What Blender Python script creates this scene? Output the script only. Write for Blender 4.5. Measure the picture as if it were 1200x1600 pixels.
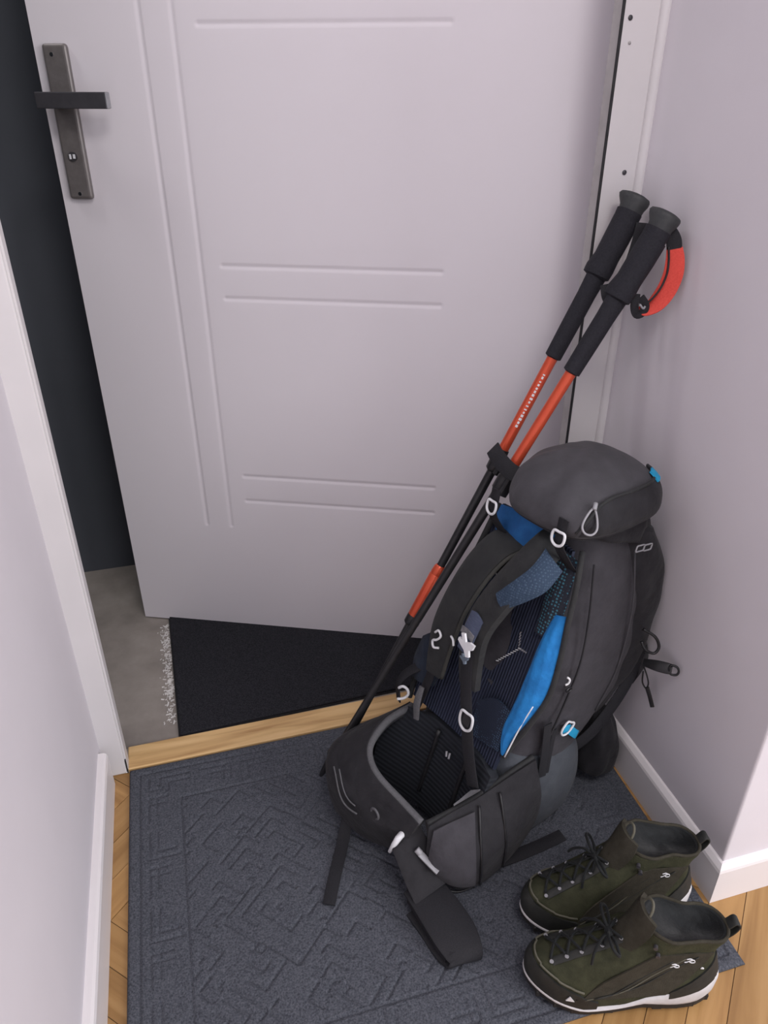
import bpy, math, random
import numpy as np
from mathutils import Matrix, Vector
random.seed(7); np.random.seed(7)
S = bpy.context.scene
for o in list(bpy.data.objects): bpy.data.objects.remove(o)
COL = S.collection
R = math.radians

# ------------------------------------------------------------------ camera
cd = bpy.data.cameras.new('camera'); cam = bpy.data.objects.new('camera', cd); COL.objects.link(cam)
cam.location = (0, 0, 1.17); cam.rotation_euler = (R(90-29.8), 0, R(-15.8))
cd.sensor_fit = 'VERTICAL'; cd.sensor_height = 24; cd.lens = 24*1180/1600; cd.clip_start = .02
S.camera = cam
# ------------------------------------------------------------------ world, lights, exposure
wd = bpy.data.worlds.new('world'); S.world = wd; wd.use_nodes = True
wd.node_tree.nodes['Background'].inputs[0].default_value = (.93, .93, 1, 1)
wd.node_tree.nodes['Background'].inputs[1].default_value = .98
def area(name, loc, target, size, power, color=(1, 1, 1)):
    l = bpy.data.lights.new(name, 'AREA'); l.shape = 'RECTANGLE'; l.size, l.size_y = size; l.energy = power; l.color = color
    o = bpy.data.objects.new(name, l); COL.objects.link(o); o.location = loc
    o.rotation_euler = (Vector(target)-Vector(loc)).to_track_quat('-Z', 'Y').to_euler(); return o
area('window_daylight', (2.5, -1.9, 1.85), (.25, 1.1, .7), (1.5, 1.5), 52, (1, .97, .97))
area('landing_fill_light', (-.85, 1.5, 2.4), (-.5, 1.8, .4), (.3, .3), 4, (1, .97, .95))  # added fill that brightens the landing, no lamp is seen there
area('ceiling_lamp_light', (.35, -.35, 2.42), (.35, .3, 0), (.5, .5), 12, (1, .96, .93))
S.view_settings.view_transform = 'Standard'; S.view_settings.look = 'None'
S.view_settings.gamma = 1; S.view_settings.use_curve_mapping = False
S.view_settings.exposure = 0.45

# ------------------------------------------------------------------ materials
MATS = {}
def new_mat(name, col, rough=.6, spec=.5, metal=0.):
    m = bpy.data.materials.new(name); m.use_nodes = True
    b = m.node_tree.nodes['Principled BSDF']
    b.inputs['Base Color'].default_value = (*col, 1); b.inputs['Roughness'].default_value = rough
    b.inputs['Metallic'].default_value = metal; b.inputs['Specular IOR Level'].default_value = spec
    MATS[name] = m; return m, m.node_tree, b
def mix_noise(nt, b, c1, c2, scale, detail=4, rough=.6, lo=.35, hi=.65, coord='Object', stretch=None):
    tc = nt.nodes.new('ShaderNodeTexCoord'); no = nt.nodes.new('ShaderNodeTexNoise'); cr = nt.nodes.new('ShaderNodeValToRGB')
    no.inputs['Scale'].default_value = scale; no.inputs['Detail'].default_value = detail; no.inputs['Roughness'].default_value = rough
    src = tc.outputs[coord]
    if stretch:
        mp = nt.nodes.new('ShaderNodeMapping'); mp.inputs['Scale'].default_value = stretch
        nt.links.new(src, mp.inputs[0]); src = mp.outputs[0]
    nt.links.new(src, no.inputs['Vector']); nt.links.new(no.outputs[0], cr.inputs[0])
    cr.color_ramp.elements[0].position = lo; cr.color_ramp.elements[1].position = hi
    cr.color_ramp.elements[0].color = (*c1, 1); cr.color_ramp.elements[1].color = (*c2, 1)
    nt.links.new(cr.outputs[0], b.inputs['Base Color'])
    return src, no
def bump(nt, b, height_out, strength, dist=.002):
    bp = nt.nodes.new('ShaderNodeBump'); bp.inputs['Strength'].default_value = strength; bp.inputs['Distance'].default_value = dist
    nt.links.new(height_out, bp.inputs['Height']); nt.links.new(bp.outputs[0], b.inputs['Normal'])
def noisy(name, c1, c2, scale, rough=.6, bstr=.2, bdist=.001, spec=.4, metal=0., stretch=None, detail=4, lo=.35, hi=.65, bscale=None):
    m, nt, b = new_mat(name, c1, rough, spec, metal)
    src, no = mix_noise(nt, b, c1, c2, scale, detail, lo=lo, hi=hi, stretch=stretch)
    h = no.outputs[0]
    if bscale:
        n2 = nt.nodes.new('ShaderNodeTexNoise'); n2.inputs['Scale'].default_value = bscale; n2.inputs['Detail'].default_value = 3
        nt.links.new(src, n2.inputs['Vector']); h = n2.outputs[0]
    if bstr: bump(nt, b, h, bstr, bdist)
    return m
def fabric(name, c1, c2, rough=.75, spec=.25, weave=900, wr=28, bstr=.75):
    """woven cloth: cloudy colour, soft crumple and thread relief"""
    m, nt, b = new_mat(name, c1, rough, spec)
    src, no = mix_noise(nt, b, c1, c2, 35, 5)
    n2 = nt.nodes.new('ShaderNodeTexNoise'); n2.inputs['Scale'].default_value = wr; n2.inputs['Detail'].default_value = 3
    n3 = nt.nodes.new('ShaderNodeTexNoise'); n3.inputs['Scale'].default_value = weave; n3.inputs['Detail'].default_value = 1
    for n in (n2, n3): nt.links.new(src, n.inputs['Vector'])
    ma = nt.nodes.new('ShaderNodeMath'); ma.operation = 'MULTIPLY_ADD'; ma.inputs[1].default_value = .08
    nt.links.new(n3.outputs[0], ma.inputs[0]); nt.links.new(n2.outputs[0], ma.inputs[2])
    bump(nt, b, ma.outputs[0], bstr, .006)
    b.inputs['Sheen Weight'].default_value = .05
    return m
def ribbed(name, c1, c2, scale, axis, rough=.8, bstr=.7, dist=.0025):
    m, nt, b = new_mat(name, c1, rough, .2)
    tc = nt.nodes.new('ShaderNodeTexCoord'); wv = nt.nodes.new('ShaderNodeTexWave'); wv.bands_direction = axis
    wv.inputs['Scale'].default_value = scale; wv.inputs['Distortion'].default_value = .4
    nt.links.new(tc.outputs['Object'], wv.inputs['Vector'])
    cr = nt.nodes.new('ShaderNodeValToRGB'); cr.color_ramp.elements[0].color = (*c1, 1); cr.color_ramp.elements[1].color = (*c2, 1)
    nt.links.new(wv.outputs[0], cr.inputs[0]); nt.links.new(cr.outputs[0], b.inputs['Base Color'])
    bump(nt, b, wv.outputs[0], bstr, dist); return m
def dotted(name, base, dot, scale, lo=.28, hi=.36):
    m, nt, b = new_mat(name, base, .8, .2)
    tc = nt.nodes.new('ShaderNodeTexCoord'); vo = nt.nodes.new('ShaderNodeTexVoronoi'); vo.inputs['Scale'].default_value = scale
    vo.inputs['Randomness'].default_value = .25
    nt.links.new(tc.outputs['Object'], vo.inputs['Vector'])
    cr = nt.nodes.new('ShaderNodeValToRGB'); cr.color_ramp.elements[0].position = lo; cr.color_ramp.elements[1].position = hi
    cr.color_ramp.elements[0].color = (*dot, 1); cr.color_ramp.elements[1].color = (*base, 1)
    nt.links.new(vo.outputs['Distance'], cr.inputs[0]); nt.links.new(cr.outputs[0], b.inputs['Base Color'])
    bump(nt, b, vo.outputs['Distance'], .5, .002); return m

WALL = noisy('wall_paint', (.64, .61, .65), (.67, .64, .68), 3, .85, .08, .001, .2, bscale=160)
DOORM = noisy('door_laminate', (.68, .645, .685), (.70, .665, .705), 2, .5, .06, .0006, .35, bscale=300)
FRAMEM = noisy('frame_paint', (.60, .58, .59), (.64, .615, .625), 4, .45, .05, .001, .4, bscale=120)
BASEM = noisy('baseboard_gloss', (.74, .71, .72), (.76, .73, .74), 5, .35, .03, .001, .5)
REVEAL = noisy('reveal_shade_grey', (.36, .34, .34), (.42, .4, .4), 30, .5, .05)  # shadow on the frame's inner return, put into a darker grey
GASKET = noisy('gasket_rubber', (.012, .012, .014), (.02, .02, .022), 60, .6, .1)
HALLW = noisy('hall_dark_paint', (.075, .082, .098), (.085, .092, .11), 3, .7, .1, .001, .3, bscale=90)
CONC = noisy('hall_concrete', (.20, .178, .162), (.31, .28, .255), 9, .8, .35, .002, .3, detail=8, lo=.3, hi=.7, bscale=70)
OAK, _nt, _b = new_mat('oak_wood', (.5, .3, .12), .42, .4)
def wood(nt, b, c1, c2, c3):
    tc = nt.nodes.new('ShaderNodeTexCoord'); mp = nt.nodes.new('ShaderNodeMapping'); mp.inputs['Scale'].default_value = (2.2, 26, 26)
    oi = nt.nodes.new('ShaderNodeObjectInfo'); vm = nt.nodes.new('ShaderNodeVectorMath'); vm.operation = 'ADD'
    nt.links.new(tc.outputs['Object'], mp.inputs[0]); nt.links.new(mp.outputs[0], vm.inputs[0])
    sc = nt.nodes.new('ShaderNodeMath'); sc.operation = 'MULTIPLY'; sc.inputs[1].default_value = 40
    nt.links.new(oi.outputs['Random'], sc.inputs[0]); nt.links.new(sc.outputs[0], vm.inputs[1])
    no = nt.nodes.new('ShaderNodeTexNoise'); no.inputs['Scale'].default_value = 1.6; no.inputs['Detail'].default_value = 6; no.inputs['Distortion'].default_value = .7
    nt.links.new(vm.outputs[0], no.inputs['Vector'])
    cr = nt.nodes.new('ShaderNodeValToRGB'); e = cr.color_ramp.elements
    e[0].position = .3; e[0].color = (*c1, 1); e[1].position = .7; e[1].color = (*c3, 1); k = e.new(.5); k.color = (*c2, 1)
    nt.links.new(no.outputs[0], cr.inputs[0])
    hs = nt.nodes.new('ShaderNodeHueSaturation'); mr = nt.nodes.new('ShaderNodeMapRange')
    mr.inputs['To Min'].default_value = .85; mr.inputs['To Max'].default_value = 1.12
    nt.links.new(oi.outputs['Random'], mr.inputs[0]); nt.links.new(mr.outputs[0], hs.inputs['Value'])
    nt.links.new(cr.outputs[0], hs.inputs['Color']); nt.links.new(hs.outputs[0], b.inputs['Base Color'])
    bump(nt, b, no.outputs[0], .15, .0008)
wood(_nt, _b, (.29, .155, .055), (.38, .215, .08), (.44, .26, .105))
SILL, _nt, _b = new_mat('sill_oak', (.6, .4, .2), .45, .4)
wood(_nt, _b, (.40, .23, .095), (.62, .41, .19), (.70, .48, .24))
GAP = noisy('joint_putty', (.10, .055, .025), (.14, .08, .035), 40, .8, .1)  # dark brown base showing in the joints between planks
MATM = noisy('felt_mat', (.038, .042, .053), (.118, .125, .146), 380, .95, .6, .002, .1, detail=3, lo=.3, hi=.72)
HMAT = noisy('coir_black_mat', (.012, .0125, .016), (.034, .034, .04), 500, .95, .7, .002, .1, detail=3)
CHAR = fabric('charcoal_nylon', (.036, .0345, .041), (.047, .045, .053))
CHAR2 = fabric('grey_nylon', (.047, .046, .052), (.06, .058, .066), wr=18)
BLACK = fabric('black_nylon', (.0135, .013, .016), (.021, .0205, .024))
BLUEG = fabric('slate_stretch', (.047, .053, .065), (.06, .068, .08))
NAVY = ribbed('navy_rib_mesh', (.014, .018, .034), (.036, .044, .075), 55, 'X')
LUMB = ribbed('lumbar_foam', (.013, .0145, .019), (.02, .023, .029), 38, 'Z', bstr=.4, dist=.002)
PERF = dotted('perforated_mesh', (.022, .025, .036), (.05, .16, .22), 190)
LINING = dotted('strap_lining', (.03, .05, .085), (.055, .085, .13), 260)
STRAPF = fabric('strap_cloth', (.019, .02, .022), (.027, .028, .029))
BLUE = fabric('bright_blue_nylon', (.012, .15, .42), (.018, .21, .55), wr=40, bstr=.7)
BLUE2 = fabric('deep_blue_nylon', (.012, .085, .26), (.02, .13, .36), wr=40)
CYAN = noisy('cyan_webbing', (.01, .27, .5), (.015, .34, .6), 300, .7, .4)
WEB = noisy('black_webbing', (.011, .011, .014), (.02, .02, .024), 700, .75, .5, .001, .3)
PIPE = noisy('grey_piping', (.075, .075, .082), (.1, .1, .108), 300, .7, .2)
WHITEP = noisy('white_plastic', (.62, .63, .66), (.7, .71, .73), 60, .4, .02)
GREYP = noisy('grey_plastic', (.25, .25, .27), (.31, .31, .33), 60, .45, .02)
BLKP = noisy('black_plastic', (.012, .012, .014), (.02, .02, .022), 60, .4, .05)
RED = noisy('red_anodised', (.56, .075, .035), (.6, .09, .04), 30, .3, .0, metal=.35)
REDC = noisy('red_webbing', (.6, .055, .04), (.68, .075, .055), 400, .75, .4)
FOAM = noisy('grip_foam', (.014, .014, .019), (.022, .022, .028), 350, .8, .5, .0012, .25)
RUB = noisy('grip_rubber', (.028, .03, .033), (.038, .04, .042), 200, .6, .2)
STEEL = noisy('dark_steel', (.165, .15, .148), (.195, .18, .178), 80, .38, .05, metal=.35, stretch=(1, 12, 1))
STEEL2 = noisy('lever_steel', (.06, .058, .066), (.07, .068, .076), 80, .38, .05, metal=.35)
CHROME = noisy('chrome', (.6, .6, .6), (.7, .7, .7), 50, .2, .0, metal=1)
OLIVE = noisy('olive_suede', (.027, .029, .016), (.043, .045, .025), 60, .85, .4, .0015, .2, bscale=400)
OLIVE2 = noisy('olive_textile', (.034, .031, .023), (.046, .042, .032), 90, .9, .5, .0015, .15, bscale=600)
LININ = fabric('boot_lining', (.006, .0072, .008), (.010, .012, .013), wr=40)
RAND = noisy('rubber_rand', (.013, .014, .013), (.02, .021, .019), 120, .65, .3, .001)
MIDS = noisy('midsole_foam', (.5, .49, .5), (.56, .55, .56), 80, .7, .1)
SOLE = noisy('outsole_rubber', (.012, .011, .011), (.018, .017, .017), 100, .7, .3)
OLPIPE = noisy('olive_piping', (.085, .082, .06), (.105, .1, .075), 200, .8, .2)
FLECK = noisy('pale_flecks', (.6, .58, .57), (.72, .7, .69), 90, .9, .2)

# ------------------------------------------------------------------ helpers
def link(o, parent=None):
    COL.objects.link(o)
    if parent is not None: o.parent = parent
    return o
def mobj(name, v, f, mat, parent=None, smooth=True, auto=None):
    me = bpy.data.meshes.new(name); me.from_pydata([tuple(map(float, p)) for p in v], [], f)
    me.materials.append(mat); me.validate()
    import bmesh
    bm = bmesh.new(); bm.from_mesh(me); bmesh.ops.recalc_face_normals(bm, faces=bm.faces); bm.to_mesh(me); bm.free()
    if smooth: me.polygons.foreach_set('use_smooth', [True]*len(me.polygons))
    if smooth and auto: me.set_sharp_from_angle(angle=R(auto))
    return link(bpy.data.objects.new(name, me), parent)
def empty(name, loc=(0, 0, 0), parent=None):
    o = bpy.data.objects.new(name, None); o.location = loc; o.empty_display_size = .05; return link(o, parent)
def tag(o, label=None, cat=None, group=None, kind=None):
    if label: o['label'] = label
    if cat: o['category'] = cat
    if group: o['group'] = group
    if kind: o['kind'] = kind
    return o
def struct(o, label=None): return tag(o, label, kind='structure')
def box_geo(x0, x1, y0, y1, z0, z1):
    v = [(x, y, z) for z in (z0, z1) for y in (y0, y1) for x in (x0, x1)]
    f = [(0, 2, 3, 1), (4, 5, 7, 6), (0, 1, 5, 4), (2, 6, 7, 3), (0, 4, 6, 2), (1, 3, 7, 5)]
    return v, f
def merge(*gs):
    V, F = [], []
    for v, f in gs:
        k = len(V); V += [tuple(p) for p in v]; F += [tuple(i+k for i in q) for q in f]
    return V, F
def box(name, x0, x1, y0, y1, z0, z1, mat, parent=None, bev=0.):
    o = mobj(name, *box_geo(x0, x1, y0, y1, z0, z1), mat, parent, smooth=False)
    if bev:
        m = o.modifiers.new('bevel', 'BEVEL'); m.width = bev; m.segments = 3
    return o
def cr(P, n, closed=False):
    """Catmull-Rom resample of a list of vectors (any dimension)"""
    P = np.array(P, float); k = len(P)
    if closed: Q = np.vstack([P[-1], P, P[0], P[1]]); m = k
    else: Q = np.vstack([2*P[0]-P[1], P, 2*P[-1]-P[-2]]); m = k-1
    out = []
    ts = np.linspace(0, m, n, endpoint=not closed)
    for t in ts:
        i = min(int(t), m-1); u = t-i
        a, b, c, d = Q[i], Q[i+1], Q[i+2], Q[i+3]
        out.append(.5*((2*b)+(-a+c)*u+(2*a-5*b+4*c-d)*u*u+(-a+3*b-3*c+d)*u**3))
    return np.array(out)
def loft_geo(rings, cap=True, closed_loop=False):
    n = len(rings[0]); V = [tuple(p) for r in rings for p in r]; F = []
    m = len(rings)
    for i in range(m if closed_loop else m-1):
        for j in range(n):
            a, b = i*n+j, i*n+(j+1) % n; k = ((i+1) % m)*n
            F.append((a, b, k+(j+1) % n, k+j))
    if cap and not closed_loop:
        for i, rev in ((0, True), (m-1, False)):
            c = np.mean(np.array(rings[i]), axis=0); V.append(tuple(c)); ci = len(V)-1
            for j in range(n):
                q = (i*n+j, i*n+(j+1) % n, ci); F.append(q[::-1] if rev else q)
    return V, F
def frames(P, closed=False):
    P = np.array(P); T = np.gradient(P, axis=0)
    if closed: T = np.roll(P, -1, 0)-np.roll(P, 1, 0)
    T /= np.linalg.norm(T, axis=1)[:, None]+1e-12
    N = []; n = np.cross(T[0], [0.3, .2, .93]);
    if np.linalg.norm(n) < .1: n = np.cross(T[0], [1, 0, 0])
    for t in T:
        n = n-t*np.dot(n, t); n /= np.linalg.norm(n); N.append(n)
    N = np.array(N); return T, N, np.cross(T, N)
def tube_geo(P, r, seg=8, closed=False):
    T, N, B = frames(P, closed); r = np.broadcast_to(np.array(r, float), (len(P),))
    rings = [[p+rr*(math.cos(a)*n+math.sin(a)*b) for a in np.linspace(0, 2*math.pi, seg, endpoint=False)] for p, n, b, rr in zip(P, N, B, r)]
    return loft_geo(rings, True, closed)
def tube(name, pts, r, mat, parent, n=24, seg=8, closed=False, raw=False):
    P = np.array(pts, float) if raw else cr(pts, n, closed)
    return mobj(name, *tube_geo(P, r, seg, closed), mat, parent)
def ribbon_geo(path, widths, normals, thick, n):
    P = cr(path, n); Wd = cr(np.array(widths, float)[:, None], n)[:, 0]; Nn = cr(normals, n)
    T = np.gradient(P, axis=0); T /= np.linalg.norm(T, axis=1)[:, None]
    rings = []
    for p, t, nn, w in zip(P, T, Nn, Wd):
        nn = nn-t*np.dot(nn, t); nn /= np.linalg.norm(nn); s = np.cross(t, nn); h = thick/2; q = w/2
        e = min(h*.8, q*.3)
        prof = [(-q, -h+e*.6), (-q+e, -h), (0, -h), (q-e, -h), (q, -h+e*.6), (q, h-e*.6), (q-e, h), (0, h*1.0), (-q+e, h), (-q, h-e*.6)]
        rings.append([p+s*x+nn*y for x, y in prof])
    return loft_geo(rings)
def ribbon(name, path, widths, normals, thick, mat, parent, n=32):
    k = len(path)
    if np.isscalar(widths): widths = [widths]*k
    if np.ndim(normals) == 1: normals = [normals]*k
    return mobj(name, *ribbon_geo(path, widths, normals, thick, n), mat, parent, auto=50)
def patch_pts(grid, nu, nv):
    G = np.array(grid, float)
    rows = np.array([cr(r, nv) for r in G])
    return np.array([cr(rows[:, j], nu) for j in range(nv)]).transpose(1, 0, 2)
def patch_geo(grid, nu, nv, thick, puff=0., noise=0., flip=False):
    P = patch_pts(grid, nu, nv)
    du = np.gradient(P, axis=0); dv = np.gradient(P, axis=1); N = np.cross(du, dv); N /= np.linalg.norm(N, axis=2)[..., None]+1e-12
    if flip: N = -N
    u = np.linspace(-1, 1, nu)[:, None]; v = np.linspace(-1, 1, nv)[None]
    dome = (1-np.abs(u)**4)*(1-np.abs(v)**4)
    wob = noise*(np.sin(9*u+5*v+1)+np.sin(5*u-11*v)+np.sin(17*u+13*v+2)*.5)*dome/2 if noise else 0
    A = P+N*((thick/2+puff*dome+wob)[..., None] if np.ndim(thick/2+puff*dome+wob) else thick/2)
    Bk = P-N*(thick/2+puff*dome*.5)[..., None]
    V = [tuple(p) for p in A.reshape(-1, 3)]+[tuple(p) for p in Bk.reshape(-1, 3)]; o = nu*nv; F = []
    id_ = lambda i, j: i*nv+j
    for i in range(nu-1):
        for j in range(nv-1):
            F.append((id_(i, j), id_(i+1, j), id_(i+1, j+1), id_(i, j+1)))
            F.append((o+id_(i, j), o+id_(i, j+1), o+id_(i+1, j+1), o+id_(i+1, j)))
    edge = [id_(i, 0) for i in range(nu)]+[id_(nu-1, j) for j in range(1, nv)]+[id_(i, nv-1) for i in range(nu-2, -1, -1)]+[id_(0, j) for j in range(nv-2, 0, -1)]
    for a, b in zip(edge, edge[1:]+edge[:1]): F.append((a, o+a, o+b, b))
    return V, F
def patch(name, grid, thick, mat, parent, nu=18, nv=18, puff=0., noise=0., flip=False):
    return mobj(name, *patch_geo(grid, nu, nv, thick, puff, noise, flip), mat, parent, auto=60)
def sell(ca, cb, ra, rb, c, n=3.2, N=56, tilt=0.):
    """superellipse ring in the a-b plane at height c"""
    out = []
    for t in np.linspace(0, 2*math.pi, N, endpoint=False):
        ct, st = math.cos(t), math.sin(t)
        x = ra*math.copysign(abs(ct)**(2/n), ct); y = rb*math.copysign(abs(st)**(2/n), st)
        out.append((ca+x, cb+y, c+tilt*y))
    return out
def lofted(name, secs, mat, parent, N=56, steps=None, wob=0., tilt=0., nexp=3.2):
    """secs: (c, a0, a1, b0, b1[, exponent]) -> smooth closed bag"""
    A = np.array([s[:5] for s in secs], float); M = cr(A, steps or len(secs)*4)
    rings = []
    for c, a0, a1, b0, b1 in M:
        r = np.array(sell((a0+a1)/2, (b0+b1)/2, max(.002, (a1-a0)/2), max(.002, (b1-b0)/2), c, nexp, N, tilt))
        if wob:
            ctr = r.mean(0); d = r-ctr; d[:, 2] = 0; L_ = np.linalg.norm(d, axis=1)[:, None]
            th = np.arctan2(d[:, 1], d[:, 0])
            r = r+d/L_*(wob*(np.sin(7*th+31*c)+np.sin(11*th-53*c+1)+.7*np.sin(5*th+83*c+2)))[:, None]
        rings.append(r)
    return mobj(name, *loft_geo(rings), mat, parent)
def loop_frame(name, center, ex, ey, outline, r, mat, parent, seg=6, n=None):
    """buckle frame: closed tube round an outline in the plane ex, ey"""
    c, ex, ey = np.array(center, float), np.array(ex, float), np.array(ey, float)
    P = [c+ex*x+ey*y for x, y in outline]
    P = cr(P, n or len(P)*4, True)
    return mobj(name, *tube_geo(P, r, seg, True), mat, parent)

# ------------------------------------------------------------------ the setting
YF = 1.118        # plane of the door frame
ZT = 2.5
fl = struct(box('floor', -.24, 2.6, -2.4, YF+.004, -.03, -.002, GAP), 'oak herringbone parquet floor of the room')
# herringbone planks, 45 degrees, each clipped to the room
def clip(poly, a, b, c):            # keep a*x+b*y<=c
    out = []
    for p, q in zip(poly, poly[1:]+poly[:1]):
        dp, dq = a*p[0]+b*p[1]-c, a*q[0]+b*q[1]-c
        if dp <= 0: out.append(p)
        if dp*dq < 0: t = dp/(dp-dq); out.append((p[0]+(q[0]-p[0])*t, p[1]+(q[1]-p[1])*t))
    return out
PW, PL = .052, .312
c45 = math.sqrt(.5)
cnt = 0
for i in range(-12, 20):
    for j in range(-8, 8):
        for o_ in (0, 1):
            # lattice of the herringbone in its own axes
            k = i
            bx, by = k*PW+j*PL, k*PW-j*PL
            if o_ == 0: q = [(bx, by), (bx+PL, by), (bx+PL, by+PW), (bx, by+PW)]
            else: q = [(bx, by+PW), (bx+PW, by+PW), (bx+PW, by+PW+PL), (bx, by+PW+PL)]
            g = .0006
            x0, y0 = q[0][0]+g, q[0][1]+g; x1, y1 = q[2][0]-g, q[2][1]-g
            q = [(x0, y0), (x1, y0), (x1, y1), (x0, y1)]
            wq = [((x+y)*c45+.29, (y-x)*c45+.375) for x, y in q]
            for h in ((-1, 0, .238), (0, 1, YF+.002), (0, -1, .1), (1, 0, 1.35)): wq = clip(wq, *h) if wq else wq
            if len(wq) < 3: continue
            cx = sum(p[0] for p in wq)/len(wq); cy = sum(p[1] for p in wq)/len(wq)
            if all(p[0] > .735 and p[1] > .6 for p in wq): continue
            ang = R(-45) if o_ == 0 else R(45)
            ca, sa = math.cos(-ang), math.sin(-ang)
            lo = [((p[0]-cx)*ca-(p[1]-cy)*sa, (p[0]-cx)*sa+(p[1]-cy)*ca) for p in wq]; n = len(lo)
            V = [(x, y, -.012) for x, y in lo]+[(x, y, 0) for x, y in lo]
            F = [tuple(range(n))[::-1], tuple(range(n, 2*n))]+[(a, (a+1) % n, n+(a+1) % n, n+a) for a in range(n)]
            pk = mobj('plank', V, F, OAK, fl, smooth=False); pk.location = (cx, cy, random.uniform(-.0006, .0002)); pk.rotation_euler = (0, 0, ang); cnt += 1

struct(box('wall_left', -.40, -.24, -2.4, YF+.02, 0, ZT, WALL), 'pale lilac-white wall beside the camera')
rw = struct(box('wall_right', .73, 2.6, .593, YF, 0, ZT, WALL, bev=.004), 'pale grey-lilac wall ending in an outside corner')
struct(box('ceiling', -.4, 2.6, -2.4, 2.9, ZT, ZT+.05, WALL))
def profile_run(name, prof, p0, p1, nrm, mat, mitre=0.):
    """extrude a skirting profile (out, up) from p0 to p1; nrm = outward direction"""
    p0, p1, nrm = np.array(p0, float), np.array(p1, float), np.array(nrm, float)
    t = (p1-p0)/np.linalg.norm(p1-p0)
    rings = [[p+nrm*o-t*o*mitre*(i == 0)+np.array([0, 0, z]) for o, z in prof] for i, p in enumerate((p0, p1))]
    return mobj(name, *loft_geo(rings), mat, None, smooth=False)
SK = [(0, 0), (.012, 0), (.012, .074), (.0105, .079), (.007, .083), (.004, .086), (0, .087)]
struct(profile_run('baseboard_left', [(0, 0), (.016, 0), (.016, .076), (.014, .082), (.010, .085), (0, .086)], (-.24, -2.4, 0), (-.24, 1.098, 0), (1, 0, 0), BASEM), 'white baseboard along the wall beside the mat')
struct(profile_run('baseboard_right', SK, (.73, .593, 0), (.73, 1.09, 0), (-1, 0, 0), BASEM, 1.), 'white baseboard behind the backpack and boots')
struct(profile_run('baseboard_end', SK, (.73, .593, 0), (2.6, .593, 0), (0, -1, 0), BASEM, 1.), 'white baseboard on the bright wall past the corner')
# door frame
fr = struct(box('trim_1', .664, .735, YF, YF+.026, 0, 2.12, FRAMEM, bev=.0015), 'painted metal door frame on the hinge side')
box('reveal_shade', .6615, .664, YF+.003, YF+.026, 0, 2.12, REVEAL, fr)  # dark strip standing for the shaded inner face of the frame
tube('gasket', [(.6625, YF+.0015, .0), (.6625, YF+.0015, 1.0), (.6625, YF+.0015, 2.1)], .0024, GASKET, fr, 12)
tube('caulk_bead', [(.728, YF-.001, .088), (.728, YF-.001, 1), (.728, YF-.001, 2.1)], .009, FRAMEM, fr, 12, 12)
for x, z, r_ in ((0.674, 1.245, .0034), (0.678, 1.215, .0022), (0.700, 1.046, .0036)):
    v, f = tube_geo([(x, YF+.001, z), (x, YF-.0012, z)], r_, 12)
    mobj('screw', v, f, STEEL2 if r_ > .0023 else REVEAL, fr)
fl2 = struct(box('trim_2', -.262, -.2015, YF, YF+.03, 0, 2.12, FRAMEM, bev=.003), 'painted metal door frame on the latch side')
box('inner_lip', -.2015, -.1985, YF+.006, YF+.03, 0, 2.12, FRAMEM, fl2)
box('gasket', -.2015, -.1995, YF+.0005, YF+.004, 0, .035, GASKET, fl2)
struct(box('trim_3', -.262, .735, YF, YF+.026, 2.06, 2.12, FRAMEM, bev=.002))
struct(box('wall_above_door', -.4, .735, YF, YF+.12, 2.12, ZT, WALL))
sill = struct(box('threshold', -.2, .664, YF+.0045, 1.182, -.02, .006, SILL, bev=.002), 'light oak threshold strip under the open door')
# landing outside
struct(box('floor_landing', -1.4, 1.6, 1.1825, 2.0, -.03, 0, CONC), 'worn grey concrete floor of the stair landing')
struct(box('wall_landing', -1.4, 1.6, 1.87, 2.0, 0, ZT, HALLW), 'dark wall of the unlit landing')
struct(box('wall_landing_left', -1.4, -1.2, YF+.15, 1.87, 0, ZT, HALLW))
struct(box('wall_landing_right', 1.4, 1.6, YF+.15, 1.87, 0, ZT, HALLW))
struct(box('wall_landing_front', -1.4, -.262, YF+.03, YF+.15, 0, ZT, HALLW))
struct(box('wall_landing_hinge', .76, 1.6, YF+.0005, YF+.15, 0, ZT, HALLW))

# ------------------------------------------------------------------ the door
DL, DH, DT = .966, 2.04, .045
door = struct(empty('door_1', (-.163, 1.616, .004)), 'open white entrance door with pressed grooves')
door.rotation_euler = (0, 0, R(-23.388))
vg = [(.1945, .285, 1.95), (.2515, .285, 1.95)]
hg = []
for k in range(5):
    for dz in (.352, .413): hg.append((dz+k*.4465, .294, .708))
def axis_samples(lo, hi, cuts, fine):
    s = set(np.linspace(lo, hi, 30))
    for c in cuts:
        for d in fine: s.add(c+d)
    return np.array(sorted(x for x in s if lo <= x <= hi))
fine = [-.008, -.0055, -.003, -.0012, 0, .0012, .003, .0055, .008]
sx = axis_samples(0, DL, [g[0] for g in vg]+[.294, .708], fine); sz = axis_samples(0, DH, [g[0] for g in hg]+[.285, 1.95], fine)
X, Zz = np.meshgrid(sx, sz, indexing='ij'); dep = np.zeros_like(X)
def gprof(d): return np.clip(1-(np.abs(d)/.0058)**1.5, 0, 1)*.0017
for x, z0, z1 in vg:
    d = np.hypot(X-x, np.maximum(0, np.maximum(z0-Zz, Zz-z1))); dep = np.maximum(dep, gprof(d))
for z, x0, x1 in hg:
    d = np.hypot(Zz-z, np.maximum(0, np.maximum(x0-X, X-x1))); dep = np.maximum(dep, gprof(d))
nx, nz = X.shape
V = [(X[i, j], dep[i, j], Zz[i, j]) for i in range(nx) for j in range(nz)]
F = [(i*nz+j, (i+1)*nz+j, (i+1)*nz+j+1, i*nz+j+1) for i in range(nx-1) for j in range(nz-1)]
o = len(V); V += [(x, DT, z) for x, z in ((0, 0), (DL, 0), (DL, DH), (0, DH))]
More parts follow.
